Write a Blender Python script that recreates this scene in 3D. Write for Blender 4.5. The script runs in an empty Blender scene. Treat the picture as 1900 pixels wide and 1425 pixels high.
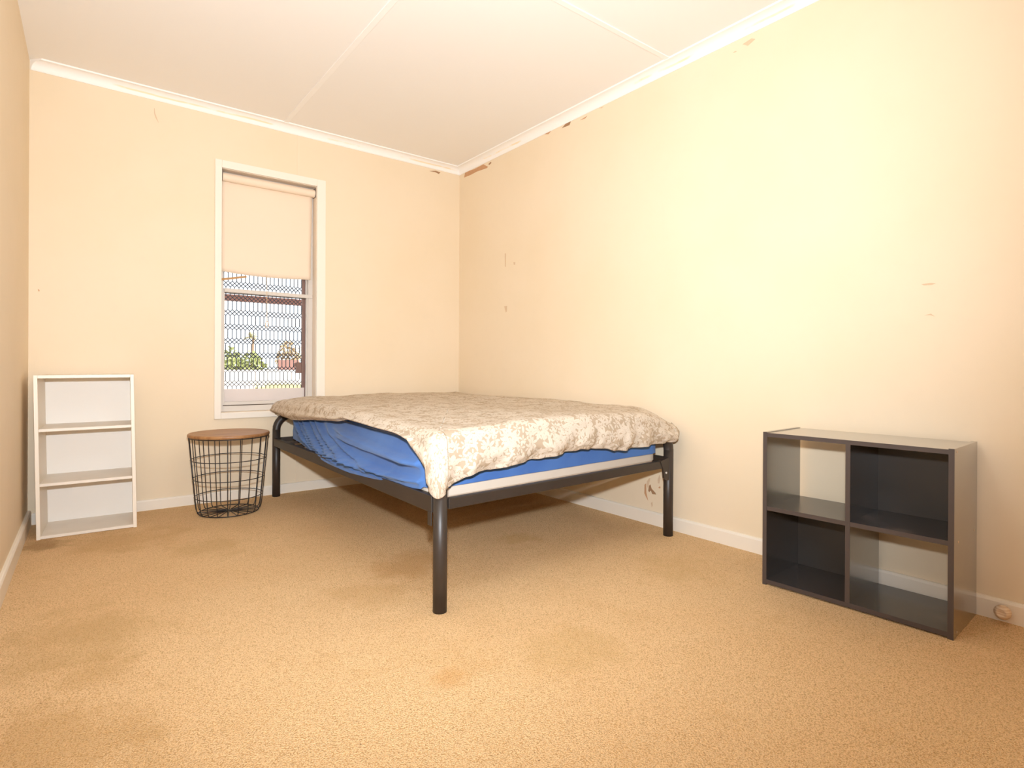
import bpy, bmesh, math, random
from mathutils import Vector, Matrix, noise
random.seed(7)
sc = bpy.context.scene
COL = sc.collection
PI = math.pi

# ------------------------------------------------------------------ camera
F_PX, YAW, PITCH, ROLL, CY = 1060.32, math.radians(37.6725), math.radians(-0.0792), math.radians(0.2942), 682.4
CAM = Vector((-2.5067, -3.9578, 0.85))
cd = bpy.data.cameras.new('camera'); cam = bpy.data.objects.new('camera', cd); COL.objects.link(cam)
fw = Vector((math.sin(YAW)*math.cos(PITCH), math.cos(YAW)*math.cos(PITCH), math.sin(PITCH)))
r0 = Vector((math.cos(YAW), -math.sin(YAW), 0)); u0 = r0.cross(fw)
rr = math.cos(ROLL)*r0 + math.sin(ROLL)*u0
uu = -math.sin(ROLL)*r0 + math.cos(ROLL)*u0
M = Matrix.Identity(4)
for i in range(3):
    M[i][0] = rr[i]; M[i][1] = uu[i]; M[i][2] = -fw[i]; M[i][3] = CAM[i]
cam.matrix_world = M
cd.sensor_fit = 'HORIZONTAL'; cd.sensor_width = 36.0; cd.lens = 36.0*F_PX/1900.0
cd.shift_y = -(712.5-CY)/1900.0
cd.clip_start = 0.02; cd.clip_end = 400
sc.camera = cam

# ------------------------------------------------------------------ light and exposure
sc.view_settings.view_transform = 'Standard'; sc.view_settings.look = 'None'
sc.view_settings.gamma = 1.0; sc.view_settings.use_curve_mapping = False
sc.view_settings.exposure = 0.0
sc.cycles.max_bounces = 16; sc.cycles.diffuse_bounces = 12
sc.cycles.sample_clamp_indirect = 8.0
w = bpy.data.worlds.new('sky'); sc.world = w; w.use_nodes = True
wn = w.node_tree.nodes; wl = w.node_tree.links
bg = wn['Background']; bg.inputs['Color'].default_value = (0.84, 0.93, 1.0, 1); bg.inputs['Strength'].default_value = 2.1
sd = bpy.data.lights.new('sun', 'SUN'); sd.energy = 9.0; sd.angle = 0.01; sd.color = (1, .95, .86)
so = bpy.data.objects.new('sun', sd); COL.objects.link(so); so.rotation_euler = (math.radians(48), 0, math.radians(25))

def lamp(name, kind, loc, energy, color, size=0.1):
    d = bpy.data.lights.new(name, kind); d.energy = energy; d.color = color
    if kind == 'AREA': d.shape = 'DISK'; d.size = size
    else: d.shadow_soft_size = size
    o = bpy.data.objects.new(name, d); COL.objects.link(o); o.location = loc
    return o
# added fill light, out of view, standing in for flash bounced off the ceiling
FILL = lamp('bounce_fill_light', 'POINT', (-1.60, -2.95, 1.95), 11.0, (0.92, 0.985, 1.05), 0.15)
# the camera's flash, 22 cm above the lens
FL = lamp('camera_flash', 'SPOT', CAM + Vector((0.0, 0.0, 0.22)), 380.0, (0.92, 0.985, 1.05), 0.035)
FL.data.spot_size = math.radians(128); FL.data.spot_blend = 1.0
d_ = Vector((math.sin(YAW-.16)*1.0, math.cos(YAW-.16)*1.0, 0.20))
FL.rotation_euler = d_.to_track_quat('-Z', 'Y').to_euler()

# ------------------------------------------------------------------ materials
class NT:
    """tiny helper for writing node maths"""
    def __init__(s, name):
        s.m = bpy.data.materials.new(name); s.m.use_nodes = True
        s.t = s.m.node_tree; s.b = s.t.nodes['Principled BSDF']
    def node(s, typ, **kw):
        n = s.t.nodes.new(typ)
        for k, v in kw.items(): setattr(n, k, v)
        return n
    def put(s, sock, v):
        if hasattr(v, 'is_output') or isinstance(v, bpy.types.NodeSocket): s.t.links.new(v, sock)
        else: sock.default_value = v
    def math(s, op, a, b=None, c=None):
        n = s.node('ShaderNodeMath', operation=op)
        for i, v in enumerate((a, b, c)):
            if v is not None: s.put(n.inputs[i], v)
        return n.outputs[0]
    def vmath(s, op, a, b=None, out=0):
        n = s.node('ShaderNodeVectorMath', operation=op)
        s.put(n.inputs[0], a)
        if b is not None: s.put(n.inputs[1], b)
        return n.outputs[out]
    def noise(s, vec, scale, detail=3, rough=.55, out=0):
        n = s.node('ShaderNodeTexNoise'); s.put(n.inputs['Vector'], vec)
        n.inputs['Scale'].default_value = scale; n.inputs['Detail'].default_value = detail; n.inputs['Roughness'].default_value = rough
        return n.outputs[out]
    def ramp(s, x, lo, hi):
        n = s.node('ShaderNodeMapRange'); n.interpolation_type = 'SMOOTHSTEP'
        s.put(n.inputs[0], x); n.inputs[1].default_value = lo; n.inputs[2].default_value = hi
        return n.outputs[0]
    def mix(s, f, a, b):
        n = s.node('ShaderNodeMix', data_type='RGBA')
        s.put(n.inputs[0], f)
        s.put(n.inputs[6], a if not isinstance(a, tuple) else (*a, 1)); s.put(n.inputs[7], b if not isinstance(b, tuple) else (*b, 1))
        return n.outputs[2]
    def obj(s): return s.node('ShaderNodeTexCoord').outputs['Object']
    def uv(s): return s.node('ShaderNodeTexCoord').outputs['UV']
    def color(s, v): s.put(s.b.inputs['Base Color'], v if not isinstance(v, tuple) else (*v, 1))
    def set(s, **kw):
        for k, v in kw.items(): s.put(s.b.inputs[k.replace('_', ' ')], v)
    def bump(s, h, strength, dist):
        n = s.node('ShaderNodeBump'); s.put(n.inputs['Height'], h)
        n.inputs['Strength'].default_value = strength; n.inputs['Distance'].default_value = dist
        s.t.links.new(n.outputs[0], s.b.inputs['Normal'])

def simple(name, col, rough=.6, spec=.5, metal=0.0, var=.06, vscale=6.0, bump=0.0, bscale=200):
    t = NT(name); o = t.obj()
    c2 = tuple(c*(1-var) for c in col)
    t.color(t.mix(t.noise(o, vscale), col, c2)); t.b.inputs['Roughness'].default_value = rough
    t.b.inputs['Specular IOR Level'].default_value = spec; t.b.inputs['Metallic'].default_value = metal
    if bump: t.bump(t.noise(o, bscale, 2), bump, .002)
    return t.m

def wall_paint(name, col):
    t = NT(name); o = t.obj()
    n1 = t.noise(o, 1.3, 4); n2 = t.noise(o, 14, 3)
    c = t.mix(t.ramp(n1, .35, .7), col, tuple(a*b for a, b in zip(col, (.975, .965, .93))))
    t.color(t.mix(t.math('MULTIPLY', t.ramp(n2, .5, .8), .25), c, tuple(a*.94 for a in col)))
    t.set(Roughness=.62, Specular_IOR_Level=.35)
    mp = t.node('ShaderNodeMapping'); t.put(mp.inputs['Vector'], o); mp.inputs['Scale'].default_value = (1, 1, .35)
    h = t.math('ADD', t.math('MULTIPLY', t.noise(mp.outputs[0], 60, 3), .5), t.math('MULTIPLY', t.noise(o, 6, 2), 1.0))
    t.bump(h, .22, .003)
    return t.m

M_WALL = wall_paint('cream_wall_paint', (.80, .685, .52))
M_LWALL = wall_paint('cream_wall_paint_left', (.80, .685, .52))
M_CEIL = simple('ceiling_white', (.86, .845, .82), .75, .3, var=.03, vscale=1.2, bump=.08, bscale=40)
M_TRIM = simple('trim_paint', (.86, .81, .72), .45, .5, var=.05, vscale=5)
M_BASE = simple('baseboard_paint', (.85, .79, .69), .42, .5, var=.05, vscale=5)
M_BATTEN = simple('batten_white', (.89, .88, .86), .6, .3, var=.03)
M_JOINT = simple('joint_strip_paint', (.81, .69, .52), .55, .4, var=.03)
M_ALU = simple('window_white_metal', (.66, .62, .57), .45, .5, var=.08, vscale=20)
M_GAP = simple('dark_rubber', (.10, .07, .05), .8, .2)
M_MESH = simple('security_mesh_grey', (.05, .055, .075), .5, .5)
M_SCREENFR = simple('screen_brown', (.25, .15, .125), .5, .4)
M_INFILL = simple('infill_pinkish', (.84, .74, .68), .6, .4, var=.08, vscale=9)
M_REVEAL = simple('reveal_paint', (.80, .70, .58), .55, .4, var=.08, vscale=8)
M_PLASTER = simple('bare_plaster', (.62, .36, .20), .9, .1, var=.2, vscale=40)
M_CHIPDARK = simple('torn_dark', (.42, .25, .14), .9, .1, var=.3, vscale=40)
M_CHIPPALE = simple('torn_pale', (.72, .55, .38), .9, .1, var=.15, vscale=60)

t = NT('cornice_paint'); o = t.obj()      # white cove with old yellow paint showing along the top of the curve
sx = t.node('ShaderNodeSeparateXYZ'); t.put(sx.inputs[0], o)
lo = t.noise(o, 2.2, 4); z = sx.outputs[2]
band = t.math('SUBTRACT', 1.0, t.ramp(t.math('ABSOLUTE', t.math('SUBTRACT', z, t.math('ADD', 2.425, t.math('MULTIPLY', lo, .025)))), .002, .006))
msk = t.math('MULTIPLY', band, t.ramp(t.noise(o, 3.1, 5), .48, .6))
t.color(t.mix(t.math('MULTIPLY', msk, .75), (.89, .88, .86), (.84, .68, .40))); t.set(Roughness=.55)
M_CORN = t.m

# carpet: looped pile with stains
t = NT('tan_carpet'); o = t.obj()
vv = t.node('ShaderNodeTexVoronoi'); t.put(vv.inputs['Vector'], t.vmath('ADD', o, t.vmath('SCALE', t.noise(o, 60, 2, out=1), None)))
sc_n = [n for n in t.t.nodes if n.type == 'VECT_MATH' and n.operation == 'SCALE'][0]; sc_n.inputs['Scale'].default_value = .006
vv.inputs['Scale'].default_value = 290.0
fine = t.noise(o, 330, 3, .7); mid = t.noise(o, 125, 3, .65); big = t.noise(o, 1.7, 4, .55); big2 = t.noise(o, 5.5, 5, .65)
base = t.mix(t.ramp(big, .38, .68), (.95, .66, .365), (.90, .60, .315))
base = t.mix(t.math('MULTIPLY', t.ramp(big2, .5, .78), .5), base, (.78, .49, .22))
base = t.mix(t.math('MULTIPLY', t.ramp(mid, .42, .72), .45), base, (.75, .49, .25))
base = t.mix(t.ramp(fine, .40, .66), base, t.mix(.5, base, (.97, .78, .51)))
base = t.mix(t.math('MULTIPLY', t.ramp(vv.outputs['Distance'], .35, .85), .75), base, (.55, .33, .14))
speck = t.math('MULTIPLY', t.ramp(t.noise(o, 120, 2, .5), .69, .75), .8)
base = t.mix(speck, base, (.22, .12, .05))
def stain(bs, x, y, r, amt, col):
    d = t.vmath('LENGTH', t.vmath('SUBTRACT', o, (x, y, 0)), None, 1)
    d = t.math('ADD', d, t.math('MULTIPLY', t.math('SUBTRACT', t.noise(o, 6, 4, .6), .5), r*2.4))
    m_ = t.math('MULTIPLY', t.math('SUBTRACT', 1.0, t.ramp(d, r*.2, r)), amt)
    return t.mix(m_, bs, col)
for x, y, r, a, c_ in [(-1.674, -2.621, .07, .35, (.70, .36, .12)), (-1.60, -2.60, .16, .22, (.70, .40, .14)),
                       (-2.479, -1.718, .30, .40, (.56, .36, .15)), (-2.534, -2.343, .28, .42, (.58, .35, .14)), (-2.45, -2.62, .24, .32, (.58, .36, .15)),
                       (-1.37, -1.75, .24, .45, (.58, .31, .11)), (-1.62, -1.95, .2, .3, (.58, .34, .13)), (-2.3, -.62, .34, .35, (.56, .33, .13)),
                       (-1.312, -2.686, .22, .3, (.62, .40, .16)), (-.456, -2.444, .2, .3, (.60, .39, .15)), (-.75, -1.75, .15, .4, (.60, .36, .13)),
                       (-2.62, -.5, .14, .6, (.34, .19, .08)), (-2.0, -1.0, .2, .3, (.54, .34, .13)), (-2.47, -2.02, .14, .3, (.56, .34, .13))]:
    base = stain(base, x, y, r, a, c_)
t.color(base); t.set(Roughness=.95, Specular_IOR_Level=.1)
h = t.math('SUBTRACT', t.math('MULTIPLY', fine, .5), vv.outputs['Distance'])
t.bump(h, .8, .006)
M_CARPET = t.m

# duvet cover: pale flowers and leaves on beige
t = NT('floral_duvet_cover'); uvs = t.uv()
def flowers(vec, scale, petals, R, seed, wid):
    v = t.node('ShaderNodeTexVoronoi', voronoi_dimensions='2D'); t.put(v.inputs['Vector'], t.vmath('ADD', vec, (seed, seed*1.7, 0)))
    v.inputs['Scale'].default_value = scale; v.inputs['Randomness'].default_value = .75
    p = t.vmath('ADD', vec, (seed, seed*1.7, 0))
    d = t.vmath('SUBTRACT', p, v.outputs['Position'])
    s_ = t.node('ShaderNodeSeparateXYZ'); t.put(s_.inputs[0], d)
    cc = t.node('ShaderNodeSeparateColor'); t.put(cc.inputs[0], v.outputs['Color'])
    ang = t.math('ADD', t.math('ARCTAN2', s_.outputs[1], s_.outputs[0]), t.math('MULTIPLY', cc.outputs[0], 6.28))
    rad = t.vmath('LENGTH', d, None, 1)
    step = 2*PI/petals
    fold = t.math('SUBTRACT', t.math('MULTIPLY', t.math('FRACT', t.math('ADD', t.math('DIVIDE', ang, step), 20.0)), step), step/2)
    Rv = t.math('MULTIPLY', R, t.math('ADD', .72, t.math('MULTIPLY', cc.outputs[1], .4)))
    px = t.math('DIVIDE', t.math('MULTIPLY', rad, t.math('COSINE', fold)), Rv); py = t.math('DIVIDE', t.math('MULTIPLY', rad, t.math('SINE', fold)), Rv)
    ex_ = t.math('POWER', t.math('DIVIDE', t.math('SUBTRACT', px, .58), .42), 2.0); ey_ = t.math('POWER', t.math('DIVIDE', py, wid), 2.0)
    q = t.math('ADD', ex_, ey_)
    petal = t.math('SUBTRACT', 1.0, t.ramp(q, .75, 1.1))
    vein = t.math('SUBTRACT', 1.0, t.math('MULTIPLY', t.math('SUBTRACT', 1.0, t.ramp(t.math('ABSOLUTE', py), .0, wid*.3)), .35))
    eye = t.math('SUBTRACT', 1.0, t.ramp(t.math('DIVIDE', rad, Rv), .07, .12))
    return t.math('MAXIMUM', t.math('MULTIPLY', petal, vein), eye)
f1 = flowers(uvs, 9.5, 8, .050, 3.1, .17)
f2 = flowers(uvs, 17.0, 6, .026, 11.7, .20)
f3 = flowers(uvs, 15.0, 3, .036, 23.3, .16)
f4 = flowers(uvs, 23.0, 5, .022, 41.9, .18)
f = t.math('MAXIMUM', t.math('MAXIMUM', f1, f2), t.math('MAXIMUM', f3, f4))
beige = t.mix(t.noise(uvs, 500, 2), (.455, .37, .275), (.40, .32, .23))
t.color(t.mix(t.math('MULTIPLY', f, .9), beige, (.63, .56, .47)))
t.set(Roughness=.85, Specular_IOR_Level=.2)
t.bump(t.math('ADD', t.math('MULTIPLY', f, .3), t.noise(uvs, 45, 3)), .25, .004)
M_DUVET = t.m

t = NT('blue_sheet'); o = t.obj()
c = t.mix(t.ramp(t.noise(o, 3.2, 4), .35, .7), (.075, .185, .48), (.052, .138, .40))
c = t.mix(t.math('MULTIPLY', t.ramp(t.noise(o, 4.5, 3), .6, .75), .35), c, (.16, .27, .42))
t.color(c); t.set(Roughness=.8, Specular_IOR_Level=.25, Sheen_Weight=.15); t.bump(t.noise(o, 300, 2), .15, .001)
M_SHEET = t.m
M_CORE = simple('mattress_white', (.66, .58, .49), .8, .2, var=.08, vscale=10)

def scuffed(name, col, rough, dust, ior=1.5):
    t = NT(name); o = t.obj()
    n = t.noise(o, 6, 3, .5)
    c = t.mix(t.noise(o, 4), col, tuple(v*.8 for v in col))
    c = t.mix(t.math('MULTIPLY', t.ramp(n, .52, .75), dust), c, (.30, .23, .19))
    t.color(c); t.set(Roughness=t.math('ADD', rough, t.math('MULTIPLY', n, .12)), Specular_IOR_Level=.5, IOR=ior)
    return t.m
M_BEDMETAL = scuffed('bed_black_metal', (.036, .026, .020), .38, .04)
M_BLACKLAM = scuffed('black_laminate', (.030, .020, .013), .17, .0, 2.7)
for q_ in (M_BLACKLAM,): q_.node_tree.nodes['Principled BSDF'].inputs['Coat Weight'].default_value = 1.0; q_.node_tree.nodes['Principled BSDF'].inputs['Coat IOR'].default_value = 1.9; q_.node_tree.nodes['Principled BSDF'].inputs['Coat Roughness'].default_value = .20
M_BLACKBACK = scuffed('black_back_panel', (.024, .017, .012), .42, .0, 1.6)
M_DUSTY = scuffed('dusty_laminate', (.040, .029, .023), .17, .30, 2.3)
M_EDGE = scuffed('black_edge_band', (.075, .057, .052), .4, .02)
M_WIRE = simple('black_wire', (.022, .018, .017), .4, .5)
M_WHITELAM = simple('cream_laminate', (.84, .77, .66), .4, .5, var=.05, vscale=5)
M_WHITESHELF = simple('shelf_laminate', (.84, .78, .69), .4, .5, var=.16, vscale=9)
M_WHITEBACK = simple('white_hardboard', (.86, .83, .78), .5, .4, var=.03)
t = NT('wood_top'); o = t.obj()
mp = t.node('ShaderNodeMapping'); t.put(mp.inputs['Vector'], o); mp.inputs['Scale'].default_value = (3, 30, 3); mp.inputs['Rotation'].default_value = (0, 0, .5)
t.color(t.mix(t.ramp(t.noise(mp.outputs[0], 1.6, 5), .35, .65), (.40, .21, .085), (.28, .13, .05))); t.set(Roughness=.42)
M_WOOD = t.m
M_WOODEDGE = simple('wood_edge', (.24, .10, .04), .5, .4, var=.2, vscale=30)
t = NT('blind_fabric'); o = t.obj()
t.color(t.mix(t.noise(o, 2.5, 3), (.83, .71, .57), (.80, .67, .53))); t.set(Roughness=.85, Specular_IOR_Level=.15, Transmission_Weight=0.0)
t.bump(t.noise(o, 350, 2), .1, .001)
M_BLIND = t.m
M_SLAT = simple('blind_slat_wood', (.52, .30, .13), .6, .3, var=.2, vscale=40)
M_CORD = simple('cord', (.70, .55, .38), .8, .2)
M_BRACK = simple('bracket_grey', (.20, .16, .13), .5, .4)
t = NT('stop_wood'); o = t.obj()
wv = t.node('ShaderNodeTexWave'); t.put(wv.inputs['Vector'], o); wv.inputs['Scale'].default_value = 40; wv.inputs['Distortion'].default_value = 4
t.color(t.mix(wv.outputs['Fac'], (.80, .65, .50), (.68, .50, .34))); t.set(Roughness=.45)
M_STOP = t.m
t = NT('pane_glass')          # thin clear glass: passes light, reflects a little
tr = t.node('ShaderNodeBsdfTransparent'); gl = t.node('ShaderNodeBsdfGlossy'); gl.inputs['Roughness'].default_value = .02
fr = t.node('ShaderNodeFresnel'); fr.inputs['IOR'].default_value = 1.3
mx = t.node('ShaderNodeMixShader'); t.put(mx.inputs[0], fr.outputs[0]); t.put(mx.inputs[1], tr.outputs[0]); t.put(mx.inputs[2], gl.outputs[0])
t.put(t.t.nodes['Material Output'].inputs[0], mx.outputs[0])
M_GLASS = t.m
M_GROUND = simple('pale_ground', (.80, .66, .55), .95, .1, var=.15, vscale=.4)
M_WHITEWALL = simple('white_painted_masonry', (.86, .83, .80), .8, .2)
M_REDFENCE = simple('maroon_fence', (.24, .13, .11), .7, .2)
M_GREEN = simple('leaf_green', (.36, .40, .16), .8, .2, var=.5, vscale=.8)
M_OLIVE = simple('leaf_olive', (.45, .42, .22), .8, .2, var=.5, vscale=.8)
M_BROWNLEAF = simple('leaf_brownish', (.46, .34, .20), .8, .2, var=.4, vscale=.8)
M_BARK = simple('bark', (.26, .18, .12), .9, .1)
M_BEAM = simple('verandah_brown', (.30, .15, .12), .6, .3)
M_TUFT = simple('dry_grass', (.62, .55, .26), .9, .1, var=.3, vscale=3)

# ------------------------------------------------------------------ mesh helpers
def link(name, bm, mat, parent=None, smooth=False, kind=None):
    me = bpy.data.meshes.new(name); bmesh.ops.recalc_face_normals(bm, faces=bm.faces[:]); bm.to_mesh(me); bm.free()
    if smooth:
        for p_ in me.polygons: p_.use_smooth = True
    for m_ in (mat if isinstance(mat, (list, tuple)) else [mat]): me.materials.append(m_)
    ob = bpy.data.objects.new(name, me); COL.objects.link(ob)
    if parent is not None: ob.parent = parent
    if kind: ob['kind'] = kind
    return ob
def thing(name, label, cat, loc=(0, 0, 0), group=None):
    e = bpy.data.objects.new(name, None); COL.objects.link(e); e.empty_display_size = .05
    e['label'] = label; e['category'] = cat
    if group: e['group'] = group
    return e
def tag(ob, label, cat, group=None):
    ob['label'] = label; ob['category'] = cat
    if group: ob['group'] = group
    return ob
def hexa(bm, c8, bev=0.0):
    """box from 8 corners: bottom 4 ccw, top 4 ccw"""
    v = [bm.verts.new(c) for c in c8]
    fs = [bm.faces.new([v[i] for i in q]) for q in ((3, 2, 1, 0), (4, 5, 6, 7), (0, 1, 5, 4), (1, 2, 6, 5), (2, 3, 7, 6), (3, 0, 4, 7))]
    if bev > 0:
        es = list({e for f_ in fs for e in f_.edges})
        bmesh.ops.bevel(bm, geom=es, offset=bev, segments=2, affect='EDGES', profile=.5)
def box(bm, x0, x1, y0, y1, z0, z1, bev=0.0, f=None):
    c = [(x0, y0, z0), (x1, y0, z0), (x1, y1, z0), (x0, y1, z0), (x0, y0, z1), (x1, y0, z1), (x1, y1, z1), (x0, y1, z1)]
    if f: c = [f(*q) for q in c]
    hexa(bm, c, bev)
def bx(name, mat, dims, parent=None, bev=0.0, kind=None, f=None):
    bm = bmesh.new(); box(bm, *dims, bev=bev, f=f); return link(name, bm, mat, parent, kind=kind)
def tube(bm, pts, r, seg=12, closed=False, cap=True):
    pts = [Vector(p_) for p_ in pts]; n = len(pts); rings = []
    up = None
    for i, p_ in enumerate(pts):
        a = pts[(i-1) % n] if (closed or i > 0) else p_; b = pts[(i+1) % n] if (closed or i < n-1) else p_
        d = (b-a).normalized()
        if up is None:
            up = Vector((0, 0, 1)) if abs(d.z) < .9 else Vector((1, 0, 0))
        s_ = d.cross(up).normalized(); up = s_.cross(d).normalized()
        R = r[i] if isinstance(r, (list, tuple)) else r
        rings.append([bm.verts.new(p_ + R*(math.cos(2*PI*k/seg)*s_ + math.sin(2*PI*k/seg)*up)) for k in range(seg)])
    for i in range(n if closed else n-1):
        A, B = rings[i], rings[(i+1) % n]
        for k in range(seg): bm.faces.new((A[k], A[(k+1) % seg], B[(k+1) % seg], B[k]))
    if cap and not closed: bm.faces.new(rings[0][::-1]); bm.faces.new(rings[-1])
def prism(bm, pts, off):
    """flat polygon pts (3-D) extruded by the vector off"""
    off = Vector(off); a = [bm.verts.new(p_) for p_ in pts]; b = [bm.verts.new(Vector(p_)+off) for p_ in pts]; n = len(pts)
    bm.faces.new(a); bm.faces.new(b[::-1])
    for i in range(n): bm.faces.new((a[i], a[(i+1) % n], b[(i+1) % n], b[i]))
def lathe(bm, prof, seg=32, c=(0, 0, 0)):
    rings = []
    for r, z in prof:
        if r < 1e-6: rings.append([bm.verts.new((c[0], c[1], c[2]+z))])
        else: rings.append([bm.verts.new((c[0]+r*math.cos(2*PI*k/seg), c[1]+r*math.sin(2*PI*k/seg), c[2]+z)) for k in range(seg)])
    for A, B in zip(rings, rings[1:]):
        for k in range(seg):
            k2 = (k+1) % seg
            q = [A[k % len(A)], A[k2 % len(A)], B[k2 % len(B)], B[k % len(B)]]
            q = list(dict.fromkeys(q))
            if len(q) > 2: bm.faces.new(q)

# ------------------------------------------------------------------ room shell
CEILZ = 2.462; Y0 = -4.75
WX0, WX1, WZ0, WZ1 = -1.765, -1.163, 0.550, 2.092        # window opening
lx = lambda y: -2.685 + .022*y                            # left wall face
bx('floor', M_CARPET, (-2.95, .12, Y0-.12, .0, -.1, 0), kind='structure')
bx('ceiling', M_CEIL, (-2.95, .12, Y0-.12, .12, CEILZ, CEILZ+.1), kind='structure')
wr = bx('wall_right', M_WALL, (0, .12, Y0, .12, 0, CEILZ), kind='structure')
bm = bmesh.new()
hexa(bm, [(lx(Y0)-.12, Y0, 0), (lx(Y0), Y0, 0), (lx(0), 0, 0), (lx(0)-.12, 0, 0), (lx(Y0)-.12, Y0, CEILZ), (lx(Y0), Y0, CEILZ), (lx(0), 0, CEILZ), (lx(0)-.12, 0, CEILZ)])
wlft = link('wall_left', bm, M_LWALL, kind='structure')
bx('wall_front', M_WALL, (-2.95, .12, Y0-.12, Y0, 0, CEILZ), kind='structure')
bm = bmesh.new()
for d in ((-2.95, WX0, 0, .12, 0, CEILZ), (WX1, 0, 0, .12, 0, CEILZ), (WX0, WX1, 0, .12, 0, WZ0), (WX0, WX1, 0, .12, WZ1, CEILZ)): box(bm, *d)
wb = link('wall_back', bm, M_WALL, kind='structure')
bx('joint_strip', M_JOINT, (-1.300, -1.282, -.0025, 0, .07, .514), wb, bev=.001)
bx('joint_strip', M_JOINT, (-1.297, -1.280, -.0018, 0, 2.138, 2.41), wb, bev=.0008)
bx('trim_1', M_BATTEN, (-1.402, -1.372, Y0, -.05, CEILZ-.005, CEILZ), bev=.002, kind='structure')
bx('trim_2', M_BATTEN, (-1.372, -.05, -2.105, -2.075, CEILZ-.005, CEILZ), bev=.002, kind='structure')
# coved cornices (no cornice on the left wall)
def cove():
    pr = [(0, 0), (.004, 0), (.007, .006)]
    for k in range(9):
        a = PI/2*k/8; pr.append((.007+.040*(1-math.cos(a)), .006+.038*math.sin(a)))
    pr += [(.056, .044), (.058, .052), (0, .052)]
    return pr
pr = cove(); ZC = CEILZ-.052
def cornice(name, f0, f1):
    bm = bmesh.new(); n = len(pr)
    A = [bm.verts.new(f0(d, z)) for d, z in pr]; B = [bm.verts.new(f1(d, z)) for d, z in pr]
    for i in range(n): bm.faces.new((A[i], A[(i+1) % n], B[(i+1) % n], B[i]))
    bm.faces.new(A[::-1]); bm.faces.new(B)
    return link(name, bm, M_CORN, kind='structure')
cornice('trim_3', lambda d, z: (-2.683+.85*d, -d, ZC+z), lambda d, z: (-d, -d, ZC+z))
cornice('trim_4', lambda d, z: (-d, -d, ZC+z), lambda d, z: (-d, Y0, ZC+z))
def bprof(bm, A, B, nrm, hh=.070, th=.015):
    A, B, nrm = Vector(A), Vector(B), Vector(nrm)
    pr = [(0, 0), (th, 0), (th, hh-.010), (th-.004, hh-.002), (th-.008, hh), (0, hh)]
    a = [bm.verts.new(A+nrm*d+Vector((0, 0, z))) for d, z in pr]; b = [bm.verts.new(B+nrm*d+Vector((0, 0, z))) for d, z in pr]
    for i in range(6): bm.faces.new((a[i], a[(i+1) % 6], b[(i+1) % 6], b[i]))
    bm.faces.new(a[::-1]); bm.faces.new(b)
bm = bmesh.new(); bprof(bm, (-2.668, 0, 0), (0, 0, 0), (0, -1, 0), .062); link('baseboard_back', bm, M_BASE, kind='structure')
bm = bmesh.new(); bprof(bm, (0, 0, 0), (0, Y0, 0), (-1, 0, 0), .071); link('baseboard_right', bm, M_BASE, kind='structure')
bm = bmesh.new(); bprof(bm, (lx(-.02), -.02, 0), (lx(Y0), Y0, 0), (1, 0, 0), .080, .016); link('baseboard_left', bm, M_BASE, kind='structure')

# torn paint on the walls
def chip(pts, wall, mat=None, axis=0, name='paint_chip'):
    bm = bmesh.new(); e = .0012
    if axis == 0: prism(bm, [(0.0002, y, z) for y, z in pts], (-e, 0, 0))
    else: prism(bm, [(x, 0.0002, z) for x, z in pts], (0, -e, 0))
    return link(name, bm, mat or M_PLASTER, wall)
chip([(-0.0836, 2.4154), (-0.2143, 2.4037), (-0.3391, 2.4065), (-0.3998, 2.3724), (-0.3879, 2.3653), (-0.2526, 2.3756), (-0.163, 2.3726), (-0.0672, 2.3758)], wr, M_PLASTER, 0)
chip([(-0.4056, 2.3898), (-0.4322, 2.3996), (-0.4459, 2.3889), (-0.4176, 2.3803)], wr, M_CHIPDARK, 0)
chip([(-0.2804, 2.3863), (-0.2233, 2.4006), (-0.1819, 2.3965), (-0.1963, 2.3815), (-0.2273, 2.3883)], wb, M_CHIPDARK, 1)
chip([(-1.0243, 2.4187), (-1.1307, 2.4145), (-1.0949, 2.3982)], wr, M_PLASTER, 0)
chip([(-1.227, 2.3948), (-1.2609, 2.4107), (-1.3109, 2.4131), (-1.2973, 2.3909)], wr, M_CHIPDARK, 0)
chip([(-1.3922, 2.3894), (-1.455, 2.3958), (-1.437, 2.3854)], wr, M_PLASTER, 0)
chip([(-1.5509, 2.4079), (-1.5926, 2.4039), (-1.5756, 2.3992)], wr, M_CHIPPALE, 0)
chip([(-2.4809, 2.3798), (-2.5069, 2.3838), (-2.5252, 2.3876), (-2.5434, 2.376), (-2.5253, 2.3687), (-2.507, 2.3613)], wr, M_CHIPPALE, 0)
chip([(-2.4317, 2.361), (-2.4432, 2.3648), (-2.4509, 2.3591), (-2.4413, 2.3579)], wr, M_CHIPPALE, 0)
chip([(-2.1239, 2.362), (-2.1203, 2.363), (-2.1183, 2.335), (-2.1097, 2.311), (-2.0992, 2.2809), (-2.1066, 2.2933), (-2.117, 2.3104), (-2.1232, 2.3337)], wb, M_CHIPPALE, 1)
chip([(-2.6468, 1.2517), (-2.6412, 1.2498), (-2.6393, 1.2419), (-2.6442, 1.2398)], wb, M_PLASTER, 1)
chip([(-1.913, 0.2047), (-1.9237, 0.214), (-1.9259, 0.1638), (-1.9384, 0.1213), (-1.9204, 0.1441), (-1.9123, 0.1576)], wr, M_PLASTER, 0)
chip([(-1.9389, 0.1773), (-1.9443, 0.2043), (-1.9536, 0.2133), (-1.9611, 0.1923), (-1.9873, 0.1728), (-1.9919, 0.1645), (-1.9668, 0.1629), (-1.9566, 0.1804), (-1.9446, 0.169)], wr, M_CHIPDARK, 0)
chip([(-1.9293, 0.2242), (-1.9431, 0.2451), (-1.9533, 0.2467), (-1.9443, 0.2155), (-1.9365, 0.1881), (-1.9304, 0.202)], wr, M_CHIPPALE, 0)
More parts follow.
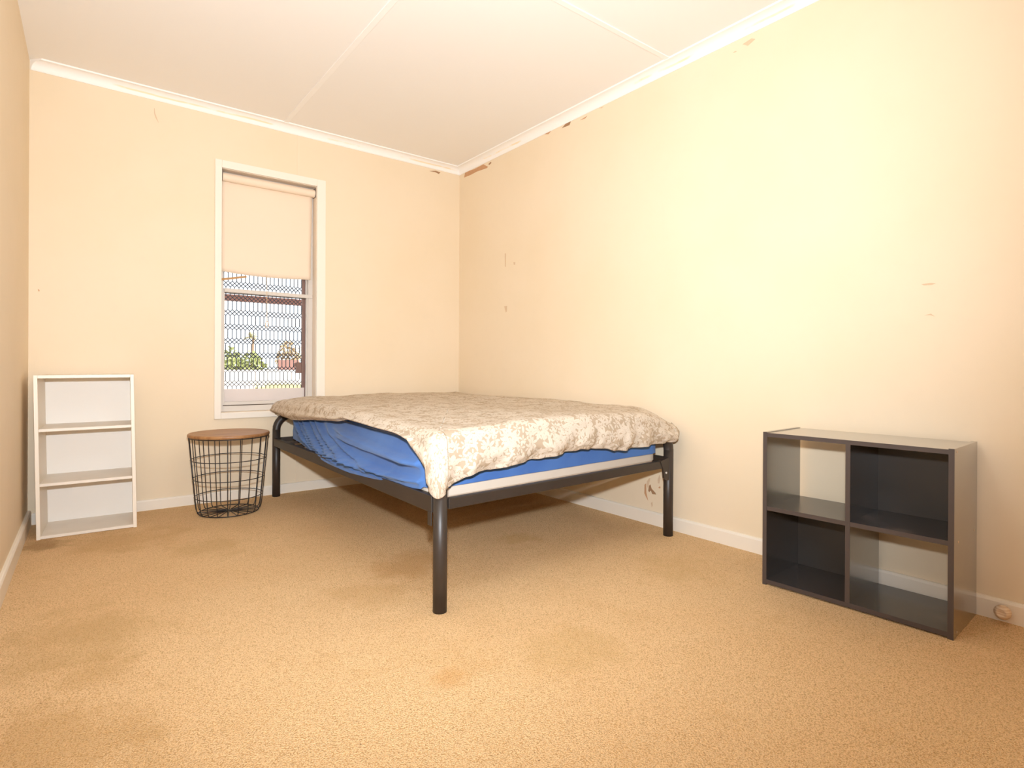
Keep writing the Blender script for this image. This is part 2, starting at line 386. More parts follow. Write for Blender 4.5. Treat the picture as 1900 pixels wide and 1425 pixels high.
chip([(-2.0018, 0.247), (-2.0115, 0.2705), (-2.0182, 0.2752), (-2.0206, 0.2536), (-2.0118, 0.2266), (-2.0037, 0.2289)], wr, M_CHIPPALE, 0)
chip([(-1.9579, 0.1119), (-1.9671, 0.1211), (-1.9695, 0.1012), (-1.9636, 0.0908)], wr, M_CHIPPALE, 0)
chip([(-2.0074, 0.2057), (-2.0186, 0.2149), (-2.0209, 0.2044), (-2.012, 0.201)], wr, M_PLASTER, 0)
chip([(-3.2038, 1.1661), (-3.2336, 1.1678), (-3.2489, 1.1635), (-3.2336, 1.1602), (-3.2124, 1.1609)], wr, M_CHIPPALE, 0)
chip([(-3.213, 1.0497), (-3.2342, 1.0541), (-3.2468, 1.0424), (-3.2328, 1.0491)], wr, M_CHIPPALE, 0)
chip([(-0.6194, 1.6789), (-0.6335, 1.6768), (-0.6323, 1.58), (-0.6222, 1.5813)], wr, M_CHIPPALE, 0)
chip([(-0.7211, 1.6007), (-0.7453, 1.5973), (-0.7407, 1.5771), (-0.7271, 1.582)], wr, M_CHIPPALE, 0)
chip([(-0.6145, 1.2935), (-0.6498, 1.2937), (-0.6471, 1.2546), (-0.6351, 1.2464)], wr, M_CHIPPALE, 0)

# ------------------------------------------------------------------ window
win = bpy.data.objects.new('window_1', None); COL.objects.link(win); win['kind'] = 'structure'
a = .0155
bx('architrave', M_TRIM, (-1.800, WX0+.004, -a, 0, .514, 2.138), win, bev=.003)
bx('architrave', M_TRIM, (WX1-.002, -1.105, -a, 0, .514, 2.138), win, bev=.003)
bx('architrave', M_TRIM, (WX0+.004, WX1-.002, -a, 0, WZ1-.002, 2.138), win, bev=.003)
bx('architrave', M_TRIM, (WX0+.004, WX1-.002, -a, 0, .514, WZ0+.002), win, bev=.003)
bm = bmesh.new()
for d in ((WX0, WX0+.004, 0, .115, WZ0, WZ1), (WX1-.004, WX1, 0, .115, WZ0, WZ1), (WX0, WX1, 0, .115, WZ1-.004, WZ1), (WX0, WX1, 0, .115, WZ0, WZ0+.004)): box(bm, *d)
link('reveal', bm, M_REVEAL, win)
bm = bmesh.new()
for d in ((WX0+.004, -1.736, .068, .112, WZ0+.004, WZ1-.004), (-1.197, WX1-.004, .068, .112, WZ0+.004, WZ1-.004), (-1.736, -1.197, .068, .112, WZ0+.004, .590), (-1.736, -1.197, .068, .112, 2.05, WZ1-.004)): box(bm, *d, bev=.002)
link('window_frame', bm, M_ALU, win)
bx('weather_seal', M_GAP, (-1.736, -1.197, .078, .1, .590, .595), win)
bm = bmesh.new()
for d in ((-1.736, -1.726, .074, .098, .595, 1.345), (-1.207, -1.197, .074, .098, .595, 1.345), (-1.726, -1.207, .074, .098, .595, .616), (-1.730, -1.170, .062, .098, 1.322, 1.346)): box(bm, *d, bev=.0015)
sl = link('lower_sash', bm, M_ALU, win)
bx('pane', M_GLASS, (-1.726, -1.207, .084, .088, .616, 1.322), sl)
bm = bmesh.new()
for d in ((-1.736, -1.728, .099, .112, 1.33, 2.05), (-1.205, -1.197, .099, .112, 1.33, 2.05), (-1.728, -1.205, .099, .112, 2.03, 2.05)): box(bm, *d, bev=.001)
su = link('upper_sash', bm, M_ALU, win)
bx('pane', M_GLASS, (-1.728, -1.205, .104, .108, 1.34, 2.03), su)
bx('weather_seal', M_GAP, (-1.726, -1.207, .09, .098, 1.316, 1.321), win)
bx('infill_panel', M_INFILL, (-1.726, -1.207, .116, .122, .57, .697), win)
bx('screen_stile', M_SCREENFR, (-1.222, -1.186, .118, .142, .56, 2.06), win, bev=.002)
bx('screen_stile', M_SCREENFR, (-1.77, -1.739, .118, .142, .56, 2.06), win, bev=.002)
bm = bmesh.new(); box(bm, -1.262, -1.222, .118, .142, .80, .875, bev=.004); box(bm, -1.275, -1.262, .122, .136, .845, .868, bev=.003)
link('screen_latch', bm, M_SCREENFR, win)
# woven security mesh: straight strands that cross in a lattice between
bm = bmesh.new(); pch = .0262; per = .0930; zs = .0385; my = .130; hw = .0024
def strip(x0, z0, x1, z1):
    d = Vector((x1-x0, z1-z0)).normalized(); n = Vector((-d.y, d.x))*hw
    q = [(x0-n.x, z0-n.y), (x1-n.x, z1-n.y), (x1+n.x, z1+n.y), (x0+n.x, z0+n.y)]
    hexa(bm, [(a_, my-.0015, b_) for a_, b_ in q]+[(a_, my+.0015, b_) for a_, b_ in q])
row = 0; z_ = .620
while z_ < 1.60:
    off = .5*(row % 2); x_ = -1.748+off*pch
    while x_ < -1.20:
        strip(x_, z_+zs, x_, z_+per)
        for s_ in (-1, 1):
            x2 = x_+s_*1.5*pch
            if -1.75 < x2 < -1.20: strip(x_, z_+zs, x2, z_)
        x_ += pch
    z_ += per; row += 1
link('security_mesh', bm, M_MESH, win, kind='stuff')

# ------------------------------------------------------------------ roller blind
bl = thing('roller_blind', 'beige roller blind half drawn down over the window with a hanging pull cord', 'blind')
bm = bmesh.new(); tube(bm, [(-1.752, .030, 2.045), (-1.172, .030, 2.045)], .026, 20); link('roller_tube', bm, M_BLIND, bl, smooth=False)
for x_ in (-1.757, -1.169):
    bx('bracket', M_BRACK, (x_-.003, x_+.004, .004, .062, 2.018, 2.080), bl, bev=.001)
bm = bmesh.new(); nx, nz = 24, 20; g = []
for j in range(nz+1):
    rw = []
    for i in range(nx+1):
        u = i/nx; x_ = -1.7505 + u*(.572 - .010*j/nz)
        zb = 1.447 - .010*math.sin(PI*min(1, u*1.05)) + .004*max(0, .15-u)/.15
        z_ = 2.03 + (zb-2.03)*j/nz
        y_ = .050 + .0025*math.sin(u*7+j*.2)*(j/nz) - .004*math.exp(-((j-nz+1.2)/1.2)**2)
        rw.append((x_, y_, z_))
    g.append(rw)
V = [[bm.verts.new(q) for q in rw] for rw in g]; V2 = [[bm.verts.new((q[0], q[1]+.0012, q[2])) for q in rw] for rw in g]
for j in range(nz):
    for i in range(nx):
        bm.faces.new((V[j][i], V[j][i+1], V[j+1][i+1], V[j+1][i])); bm.faces.new((V2[j][i+1], V2[j][i], V2[j+1][i], V2[j+1][i+1]))
for i in range(nx): bm.faces.new((V[nz][i], V[nz][i+1], V2[nz][i+1], V2[nz][i]))
for j in range(nz): bm.faces.new((V[j][0], V[j+1][0], V2[j+1][0], V2[j][0])); bm.faces.new((V[j+1][nx], V[j][nx], V2[j][nx], V2[j+1][nx]))
link('fabric', bm, M_BLIND, bl, smooth=True)
bm = bmesh.new(); hexa(bm, [(-1.752, .054, 1.391), (-1.60, .054, 1.424), (-1.60, .058, 1.424), (-1.752, .058, 1.391), (-1.752, .054, 1.405), (-1.60, .054, 1.437), (-1.60, .058, 1.437), (-1.752, .058, 1.405)])
sl_ = link('bottom_slat', bm, M_SLAT, bl); sl_['label'] = 'loose wooden slat poking out below the hem'
bm = bmesh.new(); tube(bm, [(-1.478, .045, 1.450), (-1.477, .044, 1.3), (-1.476, .043, 1.145)], .0019, 6); cdo = link('pull_cord', bm, M_CORD, bl)
bm = bmesh.new(); tube(bm, [(-1.476+.010*math.cos(k*PI/10), .043, 1.123+.021*math.sin(k*PI/10)) for k in range(20)], .0022, 8, closed=True); link('pull_ring', bm, M_CORD, cdo, smooth=True)

# ------------------------------------------------------------------ bed frame
BF, BR, BL, BH = Vector((-1.490, -2.238, 0)), Vector((-.105, -2.150, 0)), Vector((-1.444, -.072, 0)), Vector((-.072, -.062, 0))
def bed(u, v, z=0.0):
    p_ = BF*(1-u)*(1-v)+BR*u*(1-v)+BL*(1-u)*v+BH*u*v; return Vector((p_.x, p_.y, z))
bf = thing('bed_frame', 'black tubular steel double bed frame standing in the corner on the carpet', 'bed')
TR = .0245
for u, v in ((0, 0), (1, 0), (0, 1), (1, 1)):
    bm = bmesh.new(); tube(bm, [bed(u, v, 0), bed(u, v, .2), bed(u, v, .435)], TR, 24)
    lg = link('leg', bm, M_BEDMETAL, bf, smooth=True)
for v in (0, 1):
    bm = bmesh.new(); P0, P1 = bed(0, v), bed(1, v); e = (P1-P0).normalized(); rb = .088; pts = []
    pts.append(P0+Vector((0, 0, .432)))
    for k in range(9): a_ = PI/2*k/8; pts.append(P0+e*rb*(1-math.cos(a_))+Vector((0, 0, .435+rb*math.sin(a_))))
    for k in range(9): a_ = PI/2*(8-k)/8; pts.append(P1-e*rb*(1-math.cos(a_))+Vector((0, 0, .435+rb*math.sin(a_))))
    pts.append(P1+Vector((0, 0, .432)))
    tube(bm, pts, TR*.995, 20); link('end_hoop', bm, M_BEDMETAL, bf, smooth=True)
def rail(name, A, B, za, zb, th, bev=.003):
    A, B = Vector(A), Vector(B); e = (B-A).normalized(); n = Vector((-e.y, e.x, 0))*th/2
    bm = bmesh.new(); c = []
    for k in (0, 1):
        c += [A-n+Vector((0, 0, za[k])), B-n+Vector((0, 0, zb[k])), B+n+Vector((0, 0, zb[k])), A+n+Vector((0, 0, za[k]))]
    hexa(bm, c, bev); return link(name, bm, M_BEDMETAL, bf)
o_ = Vector((-.010, 0, 0))
rail('side_rail', bed(0, .011)+o_, bed(0, .989)+o_, (.340, .400), (.331, .381), .026)
rail('side_rail', bed(1, .011)-o_, bed(1, .989)-o_, (.340, .395), (.331, .381), .026)
rail('end_rail', bed(.02, 0), bed(.98, 0), (.352, .390), (.348, .386), .026)
rail('end_rail', bed(.02, 1), bed(.98, 1), (.345, .382), (.345, .382), .026)
bm = bmesh.new(); A = bed(.973, -.001); e = (BR-BF).normalized(); n = Vector((e.y, -e.x, 0))
prism(bm, [A+e*(-.055)+n*.014+Vector((0, 0, .386)), A+e*.02+n*.014+Vector((0, 0, .40)), A+e*.02+n*.014+Vector((0, 0, .285)), A+e*(-.006)+n*.014+Vector((0, 0, .287)), A+e*(-.022)+n*.014+Vector((0, 0, .30)), A+e*(-.03)+n*.014+Vector((0, 0, .345))], n*(-.010))
bk = link('corner_bracket', bm, M_BEDMETAL, bf)
bm = bmesh.new(); P = A+e*(-.008)+n*.014+Vector((0, 0, .325)); tube(bm, [P, P+n*.004], .005, 10); link('bolt', bm, M_ALU, bk)
bm = bmesh.new(); A = bed(0, .012); box(bm, A.x-.026, A.x-.020, A.y-.006, A.y+.02, .295, .345, bev=.003); link('corner_bracket', bm, M_BEDMETAL, bf)
for k in range(11):
    v = .06+.088*k; A, B = bed(.012, v), bed(.988, v); rail('slat', A, B, (.352, .366), (.352, .366), .05, 0)

# ------------------------------------------------------------------ mattress
mt = thing('mattress', 'thick white mattress in a rumpled bright blue fitted sheet on the black bed frame', 'mattress')
def rounded(c4, r, n_per=60, seg=8):
    """rounded polygon loop from 4 ccw corners with a radius each: list of (point, normal, side, s)"""
    out = []; C = [Vector((x, y)) for x, y in c4]
    for i in range(4):
        A, B, Cn = C[i], C[(i+1) % 4], C[(i+2) % 4]; e = (B-A); L = e.length; e /= L; n = Vector((e.y, -e.x))
        ra, rb_ = r[i], r[(i+1) % 4]
        for k in range(n_per):
            s_ = ra+(L-ra-rb_)*k/(n_per-1); out.append((A+e*s_, n.copy(), i, s_/L))
        e2 = (Cn-B).normalized(); n2 = Vector((e2.y, -e2.x)); ctr = B-e*rb_-n*rb_
        a0 = math.atan2(n.y, n.x); a1 = math.atan2(n2.y, n2.x)
        while a1 < a0: a1 += 2*PI
        for k in range(1, seg):
            a_ = a0+(a1-a0)*k/seg; nn = Vector((math.cos(a_), math.sin(a_))); out.append((ctr+nn*rb_*1.0, nn, 10+(i+1) % 4, k/seg))
    return out
MQ = [(-1.508, -2.190), (-.118, -2.111), (-.100, -.120), (-1.385, -.150)]     # FL FR HR HL
MQ = [(a_[0]+(.012 if i in (0, 3) else 0), a_[1]) for i, a_ in enumerate(MQ)]
core = rounded([(MQ[0][0]+.006, MQ[0][1]+.006), (MQ[1][0]-.006, MQ[1][1]+.006), (MQ[2][0]-.006, MQ[2][1]-.006), (MQ[3][0]+.006, MQ[3][1]-.006)], [.07]*4, 12, 6)
bm = bmesh.new(); R1 = [[bm.verts.new((p_.x-n_.x*ins, p_.y-n_.y*ins, z_)) for p_, n_, *_ in core] for z_, ins in ((.368, .03), (.372, .008), (.382, 0), (.50, 0), (.575, .004))]
N = len(core)
for A, B in zip(R1, R1[1:]):
    for k in range(N): bm.faces.new((A[k], A[(k+1) % N], B[(k+1) % N], B[k]))
bm.faces.new(R1[0][::-1]); bm.faces.new(R1[-1])
link('mattress_core', bm, M_CORE, mt, smooth=False)
loop = rounded(MQ, [.075, .07, .08, .08], 150, 12)
ZT = .600
def lerp_tab(tab, s_):
    for (a_, za), (b_, zb) in zip(tab, tab[1:]):
        if s_ <= b_: return za+(zb-za)*max(0, (s_-a_))/(b_-a_) if b_ > a_ else zb
    return tab[-1][1]
# side 3 runs HL -> FL (head to foot)
hem_left = [(0, .388), (.15, .384), (.3, .374), (.5, .366), (.65, .368), (.8, .382), (.9, .392), (1, .412)]
NZ = 26
bm = bmesh.new(); rows = []
for j in range(NZ+1):
    k = j/NZ; rw = []
    for p_, n_, side, s_ in loop:
        zh = .418
        if side == 3: zh = lerp_tab(hem_left, s_)
        elif side == 13: zh = .388
        elif side == 10: zh = .414
        z_ = zh+(ZT-.02-zh)*k; off = .003
        if side == 3:
            env = math.sin(PI*min(1, max(0, s_)))**.7
            low = (1-k)
            off += .060*env**.6*low**1.4*math.exp(-((s_-.52)/.36)**2)+.010*env*math.sin(PI*k)
            fd = min(1, k/.26)
            # sweeping folds: steep near the head, turning into long horizontal drags
            ph = s_*1.0
            for (sa, slope, wd, amp, kk0, kk1) in ((.05, .30, .020, .020, .0, 1), (.105, .36, .018, .018, 0, 1), (.17, .42, .020, .024, 0, 1), (.24, .48, .020, .018, 0, 1), (.31, .52, .026, .020, 0, .95),
                                                   (.40, .55, .03, .012, 0, .8)):
                ctr = sa+slope*(1-k)**1.7
                off += 2.6*amp*math.exp(-((s_-ctr)/(wd*.8))**2)*(.35+.65*(1-k))*fd
            # upper drags toward the foot corner
            for (z0, sl2, wd, amp) in ((.83, -.55, .06, .014), (.70, -.42, .045, .012), (.28, -.25, .05, .012)):
                kc = z0+sl2*(s_-.45)
                off += 2.6*amp*math.exp(-((k-kc)/wd)**2)*max(0, min(1, (s_-.42)/.15))*max(0, min(1, (1.0-s_)/.08))
            off += .004*noise.noise(Vector((s_*9+k*3, k*4, 3.3)))
        elif side == 0:
            off += .003*noise.noise(Vector((s_*8+k*2.5, k*3, 1.3)))+.004*math.exp(-((k-.25-.3*s_)/.12)**2)
        else: off += .004*noise.noise(Vector((p_.x*14, p_.y*14, k*3)))
        if k > .85: off -= .02*((k-.85)/.15)**2
        rw.append(bm.verts.new((p_.x+n_.x*off, p_.y+n_.y*off, z_)))
    rows.append(rw)
cx_ = sum(q[0] for q in MQ)/4; cy_ = sum(q[1] for q in MQ)/4
for f_ in (.96, .9, .6, .3):
    rows.append([bm.verts.new((cx_+(p_.x-cx_)*f_, cy_+(p_.y-cy_)*f_, ZT-.003*(f_ > .95))) for p_, *_ in loop])
N = len(loop)
for A, B in zip(rows, rows[1:]):
    for k in range(N): bm.faces.new((A[k], A[(k+1) % N], B[(k+1) % N], B[k]))
c_ = bm.verts.new((cx_, cy_, ZT))
for k in range(N): bm.faces.new((rows[-1][k], rows[-1][(k+1) % N], c_))
fs = link('fitted_sheet', bm, M_SHEET, mt, smooth=True); fs['label'] = 'rumpled bright blue fitted sheet'

# ------------------------------------------------------------------ duvet
DQ = [(-1.535, -2.272), (-.040, -2.196), (-.035, -.045), (-1.482, -.085)]       # FL FR HR HL
dl = rounded(DQ, [.050, .07, .06, .025], 190, 26)
ZD = .640; RIM = .050
foot_tab = [(0, .415), (.03, .419), (.05, .433), (.092, .462), (.115, .470), (.132, .472), (.17, .470), (.201, .474), (.312, .487), (.37, .490), (.436, .499), (.50, .502), (.549, .501), (.58, .498), (.64, .480), (.70, .474), (.75, .479), (.782, .481), (.87, .479), (.931, .482), (1.022, .497)]
left_tab = [(0, .553), (.03, .554), (.106, .541), (.188, .535), (.27, .545), (.355, .563), (.56, .59), (.614, .608), (.731, .600), (.80, .596), (.874, .592), (.916, .576), (.946, .525), (.974, .477), (.992, .436), (1.0, .430)]
rowsP = []
def dz(x, y):
    v = .016*noise.noise(Vector((x*2.1, y*2.1, .4)))+.007*noise.noise(Vector((x*6, y*6, 2.2)))+.0025*noise.noise(Vector((x*17, y*17, 5.1)))
    v -= .105*math.exp(-((x+.04)**2+(y+2.196)**2)/.028)+.035*math.exp(-((x+1.48)**2+(y+.085)**2)/.016)
    v += .012*max(0, min(1, (y+2.2)/2.2))          # a little fuller towards the head
    return v
def hem(side, s_):
    if side == 0: return lerp_tab(foot_tab, s_)
    if side == 3: return lerp_tab(left_tab, s_)
    if side == 10:   # around the foot-left corner: the point of the cloth
        return .430+(.415-.430)*s_-.022*math.sin(PI*s_)
    if side == 11: return .497+.04*s_
    if side == 13: return .54+.013*s_
    return .54
bm = bmesh.new(); uvl = bm.loops.layers.uv.new('uv'); UV = {}
ND = len(dl)
cxd = sum(q[0] for q in DQ)/4; cyd = sum(q[1] for q in DQ)/4
rings = []
inner = [.06, .14, .22, .30, .38, .46, .53, .60, .66, .72, .77, .82, .86, .895, .925, .95]
def addv(x, y, z, u, v):
    q = bm.verts.new((x, y, z)); UV[q] = (u, v); return q
for f_ in inner:
    ring = []
    for p_, n_, side, s_ in dl:
        q = p_-n_*RIM; x_ = cxd+(q.x-cxd)*f_; y_ = cyd+(q.y-cyd)*f_
        ring.append(addv(x_, y_, ZD+dz(x_, y_), x_, y_))
    rings.append(ring)
# smoothed variants of local sag so the rim follows the hem
NR, NS = 7, 12
for j in range(NR+1):
    ring = []; a_ = PI/2*j/NR
    for i, (p_, n_, side, s_) in enumerate(dl):
        q = p_-n_*RIM; zz = ZD+dz(q.x, q.y); zh = hem(side, s_); r_ = min(RIM, (zz-zh)*.62)
        x_ = q.x+n_.x*RIM*math.sin(a_); y_ = q.y+n_.y*RIM*math.sin(a_)
        wob = .006*noise.noise(Vector((x_*9, y_*9, 7+a_)))*math.sin(a_)
        ring.append(addv(x_+n_.x*wob, y_+n_.y*wob, zz-r_*(1-math.cos(a_)), q.x+n_.x*RIM*a_, q.y+n_.y*RIM*a_))
    rings.append(ring)
for j in range(1, NS+1):
    ring = []; k = j/NS
    for i, (p_, n_, side, s_) in enumerate(dl):
        q = p_-n_*RIM; zz = ZD+dz(q.x, q.y); zh = hem(side, s_); r_ = min(RIM, (zz-zh)*.62); z_ = zz-r_-(zz-r_-zh)*k
        along = (p_.x if side in (0, 2, 10, 11) else p_.y)
        off = 0
        if side in (0, 10, 11):
            ww = .020*noise.noise(Vector((along*13, k*1.2, 9.1)))+.010*math.sin(along*31+4*noise.noise(Vector((along*5, 0, 0))))+.012*noise.noise(Vector((along*28, k*3, 2.1)))
            off = ww*k*(1 if side == 0 else .4)+.010*math.sin(PI*min(1, k*1.1))
            z_ += .006*noise.noise(Vector((along*22, 3.3, 1)))*k*(0 if side == 10 else 1)
            if k > .9: off -= .008
        elif side in (3, 13):
            off = .007*noise.noise(Vector((along*7, k*1.3, 4.1)))*k+.014*math.sin(PI*min(1, k*1.15))
            if k > .88: off -= .010
        if side in (1, 2, 12): off = min(0, off)
        if side == 11: off *= .5
        x_ = p_.x+n_.x*off; y_ = p_.y+n_.y*off; dd = RIM*PI/2+(zz-r_-z_)
        ring.append(addv(x_, y_, z_, q.x+n_.x*dd, q.y+n_.y*dd))
    rings.append(ring)
# turn under, so that the hem has the thickness of a quilt
for (ins, up_) in ((.006, -.003), (.016, .0), (.022, .012), (.024, .035)):
    ring = []
    for i, (p_, n_, side, s_) in enumerate(dl):
        v_ = rings[len(inner)+NR+NS][i]; t_ = ins*(1.0 if side in (0, 3) else .6); c_ = v_.co
        lim = min(up_, .02) if side in (1, 2, 12) else up_
        ring.append(addv(c_.x-n_.x*t_, c_.y-n_.y*t_, c_.z+lim, UV[v_][0]+n_.x*(ins+.002), UV[v_][1]+n_.y*(ins+.002)))
    rings.append(ring)
c0 = addv(cxd, cyd, ZD+dz(cxd, cyd), cxd, cyd)
faces = []
for k in range(ND): bm.faces.new((c0, rings[0][k], rings[0][(k+1) % ND]))
for A, B in zip(rings, rings[1:]):
    for k in range(ND): bm.faces.new((A[k], B[k], B[(k+1) % ND], A[(k+1) % ND]))
for f_ in bm.faces:
    for l in f_.loops: l[uvl].uv = UV[l.vert]
dv = link('duvet', bm, M_DUVET, smooth=True)
tag(dv, 'crumpled beige duvet with a pale floral print spread over the bed, one corner hanging', 'duvet')

# ------------------------------------------------------------------ leaning white bookcase
bc = thing('bookcase', 'narrow cream bookcase with three open shelves standing in the far left corner', 'bookcase')
def BC(x, y, z):
    """x 0..W, y 0..D (front to back), z height: slightly racked frame"""
    W = .407; u = x/W; k = z/.80
    return Vector((-2.636+.407*u-.0155*k+.065*y, -.374-.011*u+y+.020*k, z*(1+.004*u)))
W, D, T = .407, .315, .016
def bp(name, mat, d, par, bev=.001): return bx(name, mat, d, par, bev=bev, f=BC)
bp('side_panel', M_WHITELAM, (0, T, 0, D, 0, .798), bc); bp('side_panel', M_WHITELAM, (W-T, W, 0, D, 0, .798), bc)
bp('top_panel', M_WHITELAM, (T, W-T, 0, D, .782, .798), bc)
bp('shelf', M_WHITESHELF, (T, W-T, .004, D-.006, .521, .535), bc); bp('shelf', M_WHITESHELF, (T, W-T, .004, D-.006, .255, .269), bc)
bp('bottom_panel', M_WHITESHELF, (T, W-T, .002, D-.006, .002, .016), bc)
bp('back_panel', M_WHITEBACK, (T, W-T, D-.006, D-.002, .002, .796), bc)

# ------------------------------------------------------------------ wire basket table
bt = thing('basket_table', 'round black wire basket side table with a brown wooden lid beside the bed', 'side table')
bc_ = Vector((-1.773, -.315, 0)); RT, RBm = .209, .173; ZTB = .443
bm = bmesh.new(); lathe(bm, [(0, ZTB), (.211, ZTB), (.2155, ZTB+.003), (.2165, ZTB+.009), (.215, ZTB+.015), (.211, ZTB+.018), (0, ZTB+.018)], 64, bc_)
link('wooden_lid', bm, M_WOOD, bt)
rad = lambda z: RBm+(RT-RBm)*max(0, (z-.04))/(ZTB-.044)
def ringo(name, r, z, wr_):
    bm = bmesh.new(); tube(bm, [bc_+Vector((r*math.cos(k*PI/36), r*math.sin(k*PI/36), z)) for k in range(72)], wr_, 8, closed=True); return link(name, bm, M_WIRE, bt, smooth=True)
ringo('rim_ring', RT, ZTB-.004, .0028)
for z_ in (.312, .204, .098): ringo('ring', rad(z_)+.001, z_, .0024)
ringo('base_ring', .157, .0045, .0028)
a0 = math.atan2(CAM.y-bc_.y, CAM.x-bc_.x)-.04
for k in range(20):
    a_ = a0+2*PI*k/20; dv_ = Vector((math.cos(a_), math.sin(a_), 0)); pts = [bc_+dv_*RT+Vector((0, 0, ZTB-.003)), bc_+dv_*rad(.2)+Vector((0, 0, .2)), bc_+dv_*rad(.06)+Vector((0, 0, .06)), bc_+dv_*(RBm-.002)+Vector((0, 0, .03)), bc_+dv_*(RBm-.008)+Vector((0, 0, .013)), bc_+dv_*(RBm-.018)+Vector((0, 0, .0055)), bc_+dv_*.012+Vector((0, 0, .0065))]
    bm = bmesh.new(); tube(bm, pts, .0025, 6); link('wire', bm, M_WIRE, bt, smooth=True)
bm = bmesh.new(); lathe(bm, [(0, .004), (.016, .004), (.016, .0095), (0, .0095)], 16, bc_); link('hub', bm, M_WIRE, bt)

# ------------------------------------------------------------------ black cube shelf
cs = thing('cube_shelf', 'black four-cube shelf with two open-backed cubes against the long right wall', 'shelf')
FLc = Vector((-.344, -2.780, 0)); FRc = Vector((-.317, -3.390, 0)); ex = (FRc-FLc).normalized(); ey = Vector((-ex.y, ex.x, 0))
def CS(x, y, z): return FLc+ex*x+ey*y+Vector((0, 0, z))
CW, CD, CH, CT = .6106, .298, .600, .0155
def cp(name, mat, d, bev=.0008): return bx(name, mat, d, cs, bev=bev, f=CS)
def with_edge(ob, d):
    return ob
E_ = .0012
def board(name, d, mat=M_BLACKLAM):
    """board with its front edge banding as a sub-part"""
    x0, x1, y0, y1, z0, z1 = d
    ob = bx(name, mat, (x0, x1, y0+E_, y1, z0, z1), cs, f=CS)
    bx('edge_band', M_EDGE, (x0, x1, y0, y0+E_, z0, z1), ob, f=CS)
    return ob
board('side_panel', (0, CT, 0, CD, 0, CH)); board('side_panel', (CW-CT, CW, 0, CD, 0, CH))
board('top_panel', (CT, CW-CT, .001, CD-.001, CH-CT-.003, CH-.003)); board('bottom_panel', (CT, CW-CT, .001, CD-.001, .006, .006+CT), M_DUSTY)
XM = CW/2
board('divider', (XM-CT/2, XM+CT/2, .0015, CD-.002, .006+CT, CH-CT-.003))
board('shelf', (CT, XM-CT/2, .002, CD-.002, .293, .293+CT), M_DUSTY); board('shelf', (XM+CT/2, CW-CT, .002, CD-.002, .293, .293+CT), M_DUSTY)
cp('back_panel', M_BLACKBACK, (XM+CT/2, CW-CT, CD-.014, CD-.010, .293+CT, CH-CT-.003), 0)
cp('back_panel', M_BLACKBACK, (CT, XM-CT/2, CD-.014, CD-.010, .006+CT, .293), 0)
for y_, z_ in ((.03, .588), (.05, .30), (.04, .015), (.26, .30)):
    bm = bmesh.new(); P = CS(CW, y_, z_); tube(bm, [P-ex*.001, P+ex*.0012], .0035, 10); link('screw_cover', bm, M_CHIPPALE, cs)

# ------------------------------------------------------------------ door stop
ds = thing('door_stop', 'round wooden knob door stop screwed to the white baseboard beside the black shelf', 'door stop')
bm = bmesh.new(); prof = [(0, 0), (.012, 0), (.012, .007)]
for k in range(13):
    a_ = -1.02+(1.02+1.0)*k/12; prof.append((.0235*math.cos(a_), .027+.0225*math.sin(a_)))
prof += [(.0105, .0445), (.008, .0435), (0, .0432)]
lathe(bm, prof, 28)
kn = link('knob', bm, M_STOP, ds, smooth=True); kn.matrix_world = Matrix.Translation((-.0148, -3.452, .040)) @ Matrix.Rotation(-PI/2, 4, 'Y')

# ------------------------------------------------------------------ outside the window
bx('ground', M_GROUND, (-60, 120, .13, 220, -.6, -.45), kind='structure')
bx('verandah_beam', M_BEAM, (-6, 8, 2.15, 2.25, 1.49, 1.547), kind='structure')
bx('verandah_roof', M_BEAM, (-6, 8, .13, 2.6, 2.7, 2.75), kind='structure')

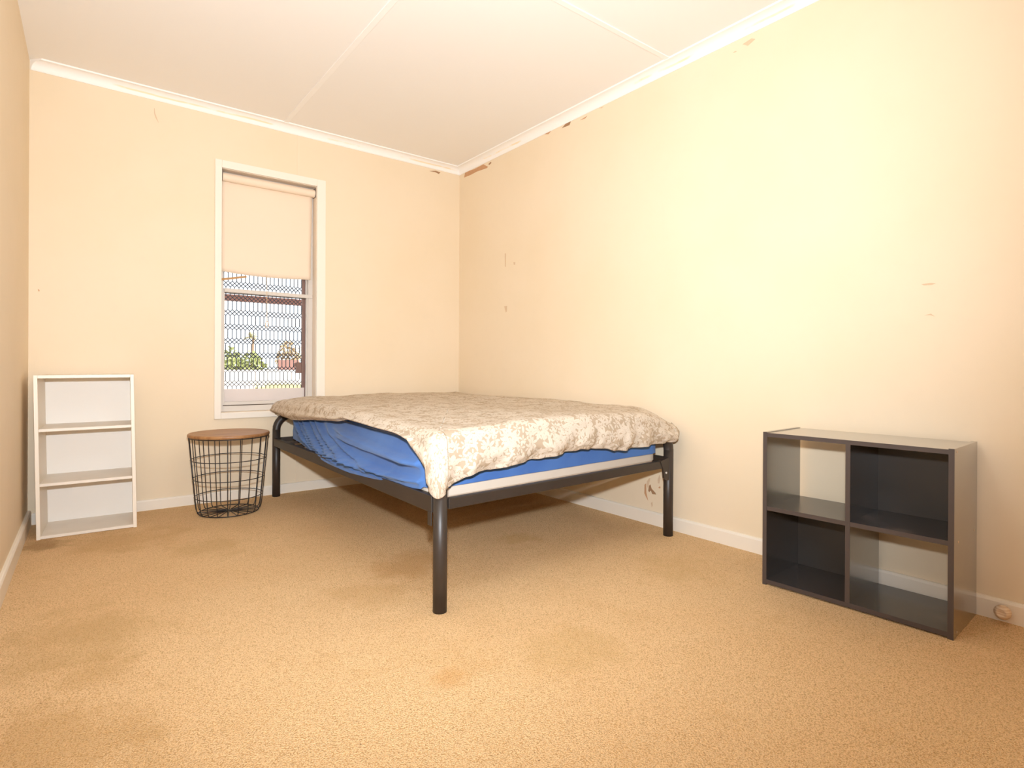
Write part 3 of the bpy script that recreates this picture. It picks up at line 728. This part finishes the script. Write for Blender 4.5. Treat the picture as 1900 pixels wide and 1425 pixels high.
bw = bx('boundary_wall', M_WHITEWALL, (-10, 60, 30, 30.2, -.45, .62)); tag(bw, 'low white masonry wall far across the yard', 'wall')
rf_ = thing('maroon_fence', 'dark maroon fence panel behind the bushes across the yard', 'fence')
bx('fence_panel', M_REDFENCE, (7.7, 8.95, 33.0, 33.1, -.45, 1.22), rf_)
def leafy(name, label, cat, x, y, h, w_, mat, trunk_h, n=260, group=None, seed=1, spiky=False):
    rnd = random.Random(seed); e = thing(name, label, cat, group=group)
    bm = bmesh.new(); tube(bm, [(x, y, -.45), (x+.05*h, y, trunk_h)], [.04*h, .02*h], 8); link('trunk', bm, M_BARK, e)
    bm = bmesh.new()
    for k in range(n):
        if spiky:
            a_ = rnd.uniform(0, 2*PI); el = rnd.uniform(-.5, 1.3); L = rnd.uniform(.5, 1)*w_
            d = Vector((math.cos(a_)*math.cos(el), math.sin(a_)*math.cos(el), math.sin(el))); c = Vector((x, y, trunk_h)); s_ = d.cross(Vector((0, 0, 1))).normalized()*.05*w_
            q = [c-s_, c+d*L*.6-s_, c+d*L-Vector((0, 0, .2*L)), c+d*L*.6+s_, c+s_]
        else:
            while True:
                o3 = Vector((rnd.uniform(-1, 1), rnd.uniform(-1, 1), rnd.uniform(-1, 1)))
                if o3.length < 1: break
            c = Vector((x+o3.x*w_, y+o3.y*w_*.7, trunk_h+(h-trunk_h)*(.5+.5*o3.z)*(1-.25*abs(o3.x))))
            d = Vector((rnd.gauss(0, 1), rnd.gauss(0, 1), rnd.gauss(0, 1))).normalized(); s_ = d.orthogonal().normalized(); t_ = d.cross(s_); L = .16*w_*rnd.uniform(.6, 1.3)
            q = [c+s_*L, c+t_*L*.6, c-s_*L, c-t_*L*.6]
        bm.faces.new([bm.verts.new(v_) for v_ in q])
    link('foliage', bm, mat, e)
    return e
leafy('bush', 'light green bush beyond the white wall at the far left of the window', 'bush', 4.9, 32.5, 2.0, 1.0, M_GREEN, -.3, 420, seed=2)
leafy('bush', 'yellow green bush below the slim spiky palm outside', 'bush', 6.75, 35.6, 1.9, .95, M_GREEN, -.3, 420, seed=3)
leafy('palm', 'slim spiky palm rising above the green bushes outside', 'palm', 7.4, 38.6, 3.35, .55, M_OLIVE, 2.85, 60, seed=4, spiky=True)
leafy('tree', 'olive brown tree standing by the maroon fence across the yard', 'tree', 9.0, 35.6, 2.7, .8, M_BROWNLEAF, .2, 420, seed=5)
leafy('tree', 'tall thin olive tree at the far right beside the brown tree outside', 'tree', 10.9, 39, 2.7, .5, M_OLIVE, .3, 260, seed=6)
bm = bmesh.new(); rnd = random.Random(8)
for k in range(500):
    x_ = rnd.uniform(2.5, 8.5); y_ = rnd.uniform(20, 29); h_ = rnd.uniform(.15, .5)
    if x_ < .165*y_+.3+rnd.uniform(0, .6): continue
    for s_ in (-1, 0, 1):
        bm.faces.new([bm.verts.new(q) for q in ((x_-.05, y_, -.46), (x_+.05, y_, -.46), (x_+s_*.15, y_, -.45+h_))])
tg = link('dry_grass', bm, M_TUFT, kind='stuff'); tag(tg, 'yellow dry grass growing in front of the white wall', 'grass')
